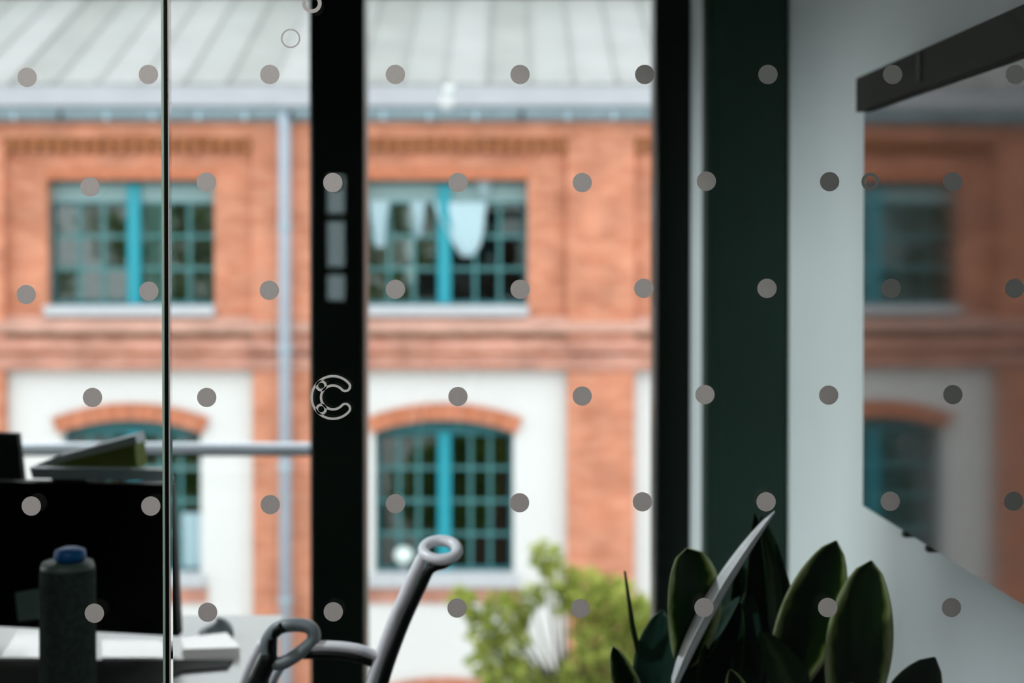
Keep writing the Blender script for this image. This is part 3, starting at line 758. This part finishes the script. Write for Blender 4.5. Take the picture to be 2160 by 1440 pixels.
# ------------------------------------------------------------------ trees in the street
def tree(name, d, lumps, seed, leafm, label, base_px, nleaf, ls, grp=None, world=None):
    rnd = random.Random(seed)
    bx = X(base_px, d) if world is None else base_px
    t = thing(name, (bx, d, ZG), label, 'tree', grp)
    mb = MB(); vs = []; fs = []
    tot = sum(l[2]**2 for l in lumps)
    for (px, py, r) in lumps:
        c, rr = (W(px, py, d), r/3000.0*d) if world is None else (Vector(world(px, py)), r)
        n = int(nleaf*r*r/tot)
        for _ in range(n):
            while True:
                q = Vector((rnd.uniform(-1, 1), rnd.uniform(-1, 1), rnd.uniform(-1, 1)))
                if 0.25 < q.length < 1: break
            p = c + Vector((q.x*rr, q.y*rr*1.1, q.z*rr))
            s = ls*rnd.uniform(0.6, 1.2)
            a = Vector((rnd.gauss(0, 1), rnd.gauss(0, 1), rnd.gauss(0, 0.8))).normalized()
            b = a.cross(Vector((rnd.gauss(0, 1), rnd.gauss(0, 1), rnd.gauss(0, 1)))).normalized()
            k = len(vs)
            nn = a.cross(b)*s*0.12
            vs += [p-a*s, p-b*s*0.45+nn, p+a*s, p+b*s*0.45+nn]
            fs.append([k, k+1, k+2, k+3])
    mb.v = vs; mb.f = fs
    f = ob('foliage', mb, leafm, t); f['kind'] = 'stuff'
    br = MB(); top = W(base_px, max(l[1] for l in lumps), d) if world is None else Vector((base_px, d, min(l[1] for l in lumps)))
    br.tube([(bx, d, ZG), (bx+0.05, d, (ZG+top.z)/2), (top.x, d, top.z)], [0.14, 0.1, 0.05], 10)
    ob('trunk', br, M['bark'], t)
    for (px, py, r) in lumps:
        c = W(px, py, d) if world is None else Vector(world(px, py)); ba = Vector((bx+(c.x-bx)*0.15, d, min(c.z-0.3, top.z+0.2)))
        ob('branch', MB().tube([ba, (ba+c)/2+Vector((0, 0, -0.05)), c], [0.022, 0.012, 0.004], 6), M['bark'], t)
    return t
tree('street_tree', 12.0, [(1148, 1168, 34), (1180, 1215, 40), (1235, 1250, 52), (1300, 1265, 55), (1350, 1310, 55), (1060, 1275, 36), (975, 1268, 32),
      (1120, 1262, 30), (1200, 1272, 34), (1100, 1300, 24), (1010, 1300, 26), (1022, 1335, 36), (1080, 1345, 44), (1030, 1400, 48), (1095, 1440, 60), (1250, 1350, 55), (1320, 1390, 62), (1220, 1420, 50), (1380, 1350, 60),
      (1300, 1460, 70), (1180, 1500, 90), (1050, 1500, 70)], 3, M['tree'], 'yellow green leafy tree in front of the building, between post and potted plant', 1190, 4900, 0.056)
tree('street_tree', 11.5, [(-1100, 1640, 170), (-900, 1620, 170), (-760, 1700, 160), (-1150, 1900, 200), (-900, 1920, 220), (-680, 1900, 190)], 5, M['tree2'],
     'mid green street tree low below the left arched window', -900, 5000, 0.10)
tree('street_tree', 11.0, [(560, 1680, 160), (720, 1640, 160), (880, 1700, 160), (600, 1900, 200), (820, 1920, 200), (720, 2080, 190)], 8, M['tree2'],
     'mid green street tree low below the right arched window', 720, 5000, 0.10)

for i, (bx_, lab) in enumerate(((-4.8, 'tall green tree beside the office, nearest of the three mirrored in the teal windows'), (-11.0, 'tall green tree beside the office, middle of the three mirrored in the teal windows'), (-17.2, 'tall green tree beside the office, farthest of the three mirrored in the teal windows'))):
    tree('tall_tree', -7.0, [(bx_-1.2, 2.2, 1.7), (bx_+1.0, 2.6, 1.7), (bx_, 0.4, 1.9), (bx_-1.3, -1.6, 1.7), (bx_+1.3, -1.4, 1.7), (bx_, 3.6, 1.4)], 20+i, M['tree2'], lab, bx_, 3500, 0.2,
         world=lambda a, b: (a, -7.0, b))

# ------------------------------------------------------------------ desk and what stands on it
ZD = 0.75
def dpt(px, py, z=ZD):
    """world point on the horizontal plane z that the photo shows at (px, py)"""
    p = W(px, py, 1.0); k = (z-EYE.z)/(p.z-EYE.z); return Vector((p.x*k, p.y*k, z))
yd0, yd1 = 2.10, dpt(500, 1296).y
xd1 = dpt(600, 1300).x
desk = thing('desk', (-1.2, 2.4, 0), 'pale laminate desk at the window under the black screen', 'desk')
ob('desktop', MB().box(-1.9, xd1, yd0, yd1, ZD-0.028, ZD, 0.004), M['desk'], desk)
for a, b in ((-1.84, yd0+0.08), (-1.84, yd1-0.08), (xd1-0.10, yd0+0.08), (xd1-0.10, yd1-0.08)):
    ob('leg', MB().box(a-0.02, a+0.02, b-0.02, b+0.02, 0.0, ZD-0.0285, 0.003), M['desk_metal'], desk)
ob('crossbar', MB().box(-1.818, xd1-0.122, yd1-0.10, yd1-0.07, 0.60, 0.64), M['desk_metal'], desk)

# dark mat along the front of the desk
pa = dpt(488, 1398); pb = dpt(470, 1412)
mt_ = MB().prism_z([(-1.85, 2.115), (dpt(250, 1440).x, 2.115), (dpt(385, 1420).x, dpt(385, 1420).y), (dpt(480, 1412).x, dpt(480, 1412).y), (dpt(492, 1396).x, dpt(492, 1396).y), (-1.85, dpt(200, 1393).y)], ZD+0.0005, ZD+0.004)
tag(ob('desk_mat', mt_, M['pad']), 'dark flat mat along the front edge of the pale desk', 'desk mat')

# black screen with grey top edge
yM = 2.50
A = W(-420, 1000, yM); B = W(362, 1012, yM); C_ = W(377, 1342, yM); Dn = W(200, 1322, yM)
mon = thing('computer_monitor', (W(100, 1340, yM).x, yM, ZD), 'big black computer monitor left of the black joint, grey top edge', 'monitor')
ob('housing', MB().prism([(A.x, A.z-0.008), (B.x, B.z-0.008), (C_.x, C_.z), (Dn.x-0.3, Dn.z-0.004+0.012)], yM, yM+0.03), M['black'], mon)
ob('top_edge', MB().prism([(W(64, 986, yM).x, W(64, 986, yM).z), (W(352, 990, yM).x, W(352, 990, yM).z), (W(360, 1014, yM).x, W(360, 1014, yM).z), (W(70, 1008, yM).x, W(70, 1008, yM).z)], yM-0.004, yM+0.02), M['grey_edge'], mon)
sx = W(-190, 1340, yM).x
ob('stand', MB().box(sx-0.03, sx+0.03, yM+0.0305, yM+0.045, ZD+0.013, 0.95, 0.004), M['black'], mon)
ob('foot', MB().box(sx-0.09, sx+0.09, yM-0.10, yM+0.05, ZD+0.0045, ZD+0.0125, 0.003), M['black'], mon)
# olive file tray wedge and grey card leaning over the monitor
def prism_px(pts, d0, d1, name, m, label=None, cat=None, parent=None):
    pl = [(W(a, b, d0).x, W(a, b, d0).z) for a, b in pts]
    o = ob(name, MB().prism(pl, d0, d1), m, parent)
    if label: tag(o, label, cat)
    return o
fl = thing('box_file', (W(190, 985, 2.54).x, 2.54, W(190, 990, 2.54).z), 'olive wedge shaped box file with grey lid above the black monitor', 'box file')
prism_px([(86, 987), (284, 938), (290, 990), (88, 990)], 2.531, 2.60, 'body', M['olive'], parent=fl)
prism_px([(62, 986), (120, 962), (284, 918), (290, 936), (86, 985)], 2.54, 2.60, 'lid', M['grey_pale'], parent=fl)
sp_ = thing('box_file_support', (W(190, 1200, 2.57).x, 2.57, ZD), 'black upright holder behind the monitor carrying the olive box file', 'file holder')
prism_px([(108, 991), (180, 991), (180, 1330), (108, 1330)], 2.56, 2.60, 'holder_plate', M['black'], parent=sp_)
ob('holder_base', MB().box(W(108, 1300, 2.6).x, W(180, 1300, 2.6).x, 2.55, 2.66, ZD+0.0005, Z(1331, 2.56)), M['black'], sp_)
# dark upright at far left
m2 = thing('computer_monitor', (W(-60, 1300, 2.62).x, 2.62, ZD), 'dark green black monitor corner rising at the far left above the big monitor', 'monitor')
prism_px([(-300, 900), (36, 915), (47, 1010), (48, 1280), (-300, 1280)], 2.61, 2.63, 'housing', M['pad'], parent=m2)
ob('stand', MB().box(W(-120, 1300, 2.64).x, W(-80, 1300, 2.64).x, 2.631, 2.65, ZD+0.011, 0.95), M['black'], m2)
ob('foot', MB().box(W(-200, 1300, 2.62).x, W(-40, 1300, 2.62).x, 2.60, 2.70, ZD+0.0005, ZD+0.0105), M['black'], m2)
# fabric bottle with blue lid
yc = 2.20; cxb = W(143, 1300, yc).x; rb = 58/3000*yc; zt_ = Z(1190, yc)
bt = thing('fabric_canister', (cxb, yc, ZD), 'tall grey green fabric cylinder with blue lid, standing before the black monitor', 'canister')
H = zt_-ZD
ob('body', MB().lathe((cxb, yc, ZD+0.0045), [(0.001, 0), (rb*0.97, 0), (rb, 0.01), (rb, H*0.85), (rb*0.985, H*0.94), (rb*0.93, H-0.008), (rb*0.86, H-0.006)], 36), M['fabric'], bt)
ob('rim', MB().lathe((cxb, yc, ZD+H-0.010), [(rb*0.2, 0.004), (rb*0.93, 0.0), (rb*0.96, 0.006), (rb*0.9, 0.014), (rb*0.3, 0.015)], 36), M['rim'], bt)
ob('lid', MB().lathe((cxb+0.004, yc, ZD+H+0.0055), [(0.001, 0), (rb*0.50, 0), (rb*0.58, 0.006), (rb*0.54, 0.017), (rb*0.3, 0.021), (0.001, 0.021)], 28), M['blue'], bt)
# grey small box left of the canister
tag(ob('sticky_note', MB().prism([(W(a_, b_, 2.49).x, W(a_, b_, 2.49).z) for a_, b_ in ((30, 1252), (76, 1244), (84, 1306), (36, 1312))], 2.494, 2.4995), M['note']),
    'dark grey note stuck low on the big black monitor, left of the fabric cylinder', 'note')
# papers
def sheet(name, pts, z0, th, m, label, cat):
    pl = [(dpt(a, b, z0).x, dpt(a, b, z0).y) for a, b in pts]
    return tag(ob(name, MB().prism_z(pl, z0, z0+th), m), label, cat)
sheet('paper_stack', [(386, 1388), (382, 1364), (478, 1352), (506, 1384)], ZD+0.0007, 0.016, M['paper'], 'bright white paper stack on the desk right of the joint', 'paper')
sheet('paper_sheet', [(215, 1388), (214, 1350), (335, 1352), (372, 1388)], ZD+0.0005, 0.0015, M['paper'], 'white sheet on the desk under the black monitor', 'paper')
sheet('paper_sheet', [(0, 1388), (40, 1330), (84, 1330), (84, 1388)], ZD+0.0005, 0.0015, M['paper'], 'white sheet on the desk left of the fabric cylinder', 'paper')
pm = dpt(445, 1352, ZD)
mo = thing('computer_mouse', (pm.x, pm.y+0.02, ZD), 'small grey computer mouse behind the white paper stack', 'computer mouse')
mb = MB(); vs = []; nu, nv = 16, 6
for j in range(nv+1):
    ph = math.pi/2*j/nv
    for i in range(nu):
        a = 2*math.pi*i/nu
        vs.append((pm.x+0.030*math.cos(a)*math.cos(ph)*(1.1), pm.y+0.045+0.03*math.sin(a)*math.cos(ph), ZD+0.001+0.024*math.sin(ph)*(1+0.3*math.cos(a))))
mb.add(vs, [[j*nu+i, j*nu+(i+1) % nu, (j+1)*nu+(i+1) % nu, (j+1)*nu+i] for j in range(nv) for i in range(nu)] + [list(range(nu))]); mb.sm = True
ob('shell', mb, M['chair_mid'], mo)
ob('scroll_wheel', MB().lathe((pm.x+0.008, pm.y+0.045, ZD+0.026), [(0.001, 0), (0.003, 0), (0.003, 0.004), (0.001, 0.004)], 10), M['black'], mo)

# ------------------------------------------------------------------ chair with looped frame ends
dc = 1.97
def CP(px, py, d=dc): return W(px, py, d)
def smooth(pts, n=6):
    out = []; P_ = [Vector(p) for p in pts]
    for i in range(len(P_)-1):
        p0, p1, p2, p3 = P_[max(i-1, 0)], P_[i], P_[i+1], P_[min(i+2, len(P_)-1)]
        for k in range(n):
            t = k/n
            out.append(0.5*((2*p1)+(-p0+p2)*t+(2*p0-5*p1+4*p2-p3)*t*t+(-p0+3*p1-3*p2+p3)*t**3))
    out.append(P_[-1]); return out
base = Vector((CP(720, 1440).x, dc+0.05, 0))
ch = thing('office_chair', base, 'office chair with looped back frame, lit sides painted pale and shaded sides black, beside the wide black post', 'chair')
pxm = dc/3000
ob('upright', MB().tube(smooth([CP(760, 1560), CP(786, 1440), CP(822, 1330), CP(864, 1232), CP(888, 1182), CP(900, 1160)]), 13*pxm, 12), M['chair_lit'], ch)  # pale bar paints the lit side of the upright
ob('upright_shade', MB().tube(smooth([CP(782, 1560, dc-.012), CP(808, 1440, dc-.012), CP(846, 1330, dc-.012), CP(888, 1236, dc-.012), CP(908, 1200, dc-.012), CP(940, 1188, dc-.012), CP(962, 1180, dc-.012)]), [12*pxm]*19+[11*pxm]*6+[10*pxm, 8*pxm, 7*pxm, 6*pxm, 5*pxm, 4*pxm], 12), M['chair_black'], ch)  # black bar paints its shaded side
ring = [CP(929+36*math.cos(a), 1160-20*math.sin(a), dc+0.02*math.sin(a)) for a in [2*math.pi*i/28 for i in range(28)]]
ob('top_loop', MB().tube(ring, 12*pxm, 10, closed=True), M['chair_lit'], ch)
ob('crossbar', MB().tube(smooth([CP(640, 1364), CP(690, 1362), CP(750, 1368), CP(806, 1386)]), 11*pxm, 10), M['chair_lit'], ch)
ob('crossbar_shade', MB().tube(smooth([CP(640, 1380, dc+.006), CP(690, 1379, dc+.006), CP(750, 1386, dc+.006), CP(800, 1402, dc+.006)]), 10*pxm, 10), M['chair_black'], ch)  # shaded underside of the crossbar as a black bar
lp = smooth([CP(575, 1398), CP(562, 1362), CP(578, 1330), CP(612, 1318), CP(652, 1322), CP(662, 1345), CP(640, 1370), CP(600, 1396), CP(575, 1398)], 5)[:-1]
ob('side_loop', MB().tube(lp, 14.5*pxm, 10, closed=True), M['chair_mid'], ch)
ob('side_arm', MB().tube(smooth([CP(520, 1560), CP(545, 1440), CP(568, 1385), CP(572, 1345), CP(596, 1322, dc-.01)]), [24*pxm]*7+[20*pxm]*6+[15*pxm]*6+[11*pxm]*6, 12), M['chair_black'], ch)
ob('side_arm_back', MB().tube(smooth([CP(545, 1560, dc+.03), CP(574, 1440, dc+.03), CP(602, 1392, dc+.03)]), 11*pxm, 10), M['chair_lit'], ch)
ob('side_arm_lit', MB().tube(smooth([CP(488, 1560, dc+.03), CP(512, 1440, dc+.03), CP(552, 1352, dc+.03)]), 9*pxm, 10), M['chair_lit'], ch)
zs = 0.47
sb = thing_seat = MB().box(base.x-0.22, base.x+0.22, dc-0.34, dc+0.04, zs-0.05, zs, 0.02)
ob('seat', sb, M['chair_black'], ch)
ob('back_support', MB().tube([CP(520, 1560), Vector((base.x-0.1, dc+0.03, zs-0.02))], 0.014, 10), M['chair_black'], ch)
ob('back_support', MB().tube([CP(772, 1560), Vector((base.x+0.05, dc+0.03, zs-0.02))], 0.014, 10), M['chair_black'], ch)
cc = (base.x, dc-0.14)
ob('gas_column', MB().lathe((cc[0], cc[1], 0.09), [(0.028, 0), (0.028, 0.2), (0.018, 0.2), (0.018, zs-0.05-0.091)], 18), M['desk_metal'], ch)
for k in range(5):
    a = 2*math.pi*k/5+0.3
    lg = ob('leg', MB().tube([(cc[0], cc[1], 0.10), (cc[0]+0.27*math.cos(a), cc[1]+0.27*math.sin(a), 0.07)], [0.022, 0.014], 8), M['chair_black'], ch)
    ob('caster', MB().lathe((cc[0]+0.27*math.cos(a), cc[1]+0.27*math.sin(a)-0.012, 0.028), [(0.001, 0), (0.027, 0), (0.027, 0.024), (0.001, 0.024)], 14, 'y'), M['chair_black'], lg)

# ------------------------------------------------------------------ potted plant behind the glass
dl = 1.90
pl_x = X(1620, dl)
plant = thing('potted_plant', (pl_x, dl+0.02, 0), 'potted rubber plant with big dark green leaves in front of the white wall', 'plant')
def leafmesh(base, tip, width, face, curl=0.12, bend=0.06, n=14, k=10, blunt=0.55, twist=0.0, rd=0.62):
    """curved blade; face = direction the upper side looks"""
    base, tip = Vector(base), Vector(tip); ax = tip-base; L = ax.length; ax.normalize()
    f = Vector(face); f = (f-f.dot(ax)*ax).normalized(); side = ax.cross(f)
    vs = []; uvs = []; fs = []
    for i in range(n+1):
        t = i/n
        w = width*0.5*(math.sin(math.pi*min(1, t**blunt*1.0))**rd if 0 < t < 1 else 0.0)
        w = max(w, 0.0006)
        tw = twist*(t-0.5)
        sd = side*math.cos(tw)+f*math.sin(tw); ff = f*math.cos(tw)-side*math.sin(tw)
        c = base+ax*L*t+f*(bend*L*math.sin(math.pi*t))
        for j in range(k+1):
            s = j/k*2-1
            vs.append(c+sd*s*w+ff*(curl*w*(s*s)*1.6 + 0.0010*(1 if j == k//2 else 0)))
            uvs.append((j/k, t))
    for i in range(n):
        for j in range(k):
            a = i*(k+1)+j; fs.append([a, a+1, a+k+2, a+k+1])
    return vs, fs, uvs
def leaf(base, tip, width, face, m, **kw):
    vs, fs, uvs = leafmesh(base, tip, width, face, **kw)
    me = bpy.data.meshes.new('leaf'); org = wpos(plant)
    me.from_pydata([tuple(v-org) for v in vs], [], fs)
    uv = me.uv_layers.new(name='UVMap')
    for lp_ in me.loops: uv.data[lp_.index].uv = uvs[lp_.vertex_index]
    me.polygons.foreach_set('use_smooth', [True]*len(me.polygons)); me.materials.append(m); me.update()
    o = bpy.data.objects.new('leaf', me); o.parent = plant; COL.objects.link(o)
    md = o.modifiers.new('thickness', 'SOLIDIFY'); md.thickness = 0.0012
    return o
def LW(px, py, dd=0.0): return W(px, py, dl+dd)
q = dl/3000
leaf(LW(1446, 1410, .02), LW(1450, 1156, -.03), 122*q, (0.3, -1, 0.25), M['leaf'], curl=0.25, blunt=1.35, rd=0.36, n=30)
leaf(LW(1416, 1470, -.03), LW(1634, 1078, -.06), 64*q, (-0.92, -0.05, 0.55), M['leaf_sky_sheen'], curl=0.45, bend=0.02, blunt=0.8)
leaf(LW(1560, 1420, .06), LW(1592, 1082, .03), 66*q, (0.6, -1, 0.1), M['leaf_dark'], curl=0.2, blunt=0.9)
leaf(LW(1670, 1440, .05), LW(1606, 1088, .05), 84*q, (-0.35, -1, 0.1), M['leaf_dark'], curl=0.2, blunt=0.9)
leaf(LW(1632, 1345, .01), LW(1606, 1110, .02), 46*q, (0.8, -1, 0.1), M['leaf_pale'], curl=0.1, blunt=0.7)
leaf(LW(1630, 1510, .03), LW(1764, 1140, .0), 128*q, (-0.15, -1, 0.1), M['leaf'], curl=0.15, blunt=1.25, rd=0.6, n=20)
leaf(LW(1785, 1570, -.01), LW(1838, 1182, -.02), 134*q, (-0.3, -1, 0.0), M['leaf'], curl=0.22, blunt=1.2, rd=0.55, n=20, twist=0.3)
leaf(LW(1850, 1600, -.02), LW(1972, 1386, -.05), 105*q, (-0.1, -0.9, 0.4), M['leaf_dark'], curl=0.2, blunt=1.3)
leaf(LW(1345, 1500, .02), LW(1293, 1362, .0), 58*q, (-0.2, -1, 0.3), M['leaf'], curl=0.2, blunt=0.8)
leaf(LW(1376, 1500, .0), LW(1398, 1286, .02), 92*q, (-0.3, -1, 0.15), M['leaf_back'], curl=0.2, blunt=0.9)
leaf(LW(1430, 1480, .04), LW(1478, 1300, .05), 96*q, (0.2, -1, 0.2), M['leaf_back'], curl=0.15, blunt=0.85)
leaf(LW(1500, 1500, .02), LW(1560, 1268, .0), 92*q, (-0.4, -1, 0.15), M['leaf_dark'], curl=0.2, blunt=0.8)
leaf(LW(1482, 1385, .01), LW(1562, 1256, .0), 40*q, (-0.5, -0.6, 0.5), M['leaf_back'], curl=0.1, blunt=0.6)
leaf(LW(1560, 1520, .0), LW(1578, 1240, .03), 70*q, (0.2, -1, 0.15), M['leaf_back'], curl=0.2, blunt=0.8)
leaf(LW(1692, 1500, -.01), LW(1604, 1330, -.02), 84*q, (0.1, -1, 0.3), M['leaf_pale'], curl=0.2, blunt=0.8)
leaf(LW(1560, 1520, -.02), LW(1540, 1412, -.04), 64*q, (0.1, -1, 0.5), M['leaf'], curl=0.2, blunt=0.7)
leaf(LW(1640, 1520, .06), LW(1700, 1280, .07), 150*q, (0, -1, 0.1), M['leaf_dark'], curl=0.2, blunt=0.8)
leaf(LW(1590, 1520, .07), LW(1560, 1180, .08), 90*q, (0, -1, 0.1), M['leaf_dark'], curl=0.2, blunt=0.85)
leaf(LW(1720, 1560, .0), LW(1800, 1440, -.03), 90*q, (0, -1, 0.4), M['leaf'], curl=0.2, blunt=0.8)
ob('leaf_sheath', MB().tube([LW(1352, 1400, .01), LW(1334, 1320), LW(1318, 1204)], [6.5*q, 6.0*q, 2.5*q], 10), M['leaf_dark'], plant)
top = LW(1600, 1500, 0.02)
for (px, py, dd) in ((1600, 1480, .02), (1660, 1500, .03), (1420, 1470, .02), (1520, 1490, .03), (1760, 1500, 0)):
    e = LW(px, py, dd)
    ob('stem', MB().tube(smooth([(pl_x+(e.x-pl_x)*0.1, dl+0.02, 0.30), (pl_x+(e.x-pl_x)*0.4, dl+0.02, 0.55), e]), [0.008]*7+[0.006]*6, 8), M['stem'], plant)
ob('pot', MB().lathe((pl_x, dl+0.02, 0.0005), [(0.001, 0), (0.115, 0), (0.125, 0.01), (0.15, 0.30), (0.158, 0.31), (0.158, 0.34), (0.142, 0.34), (0.140, 0.29)], 36), M['pot'], plant)
ob('soil', MB().lathe((pl_x, dl+0.02, 0.29), [(0.139, 0), (0.07, 0.012), (0.001, 0.016)], 24), M['soil'], plant)
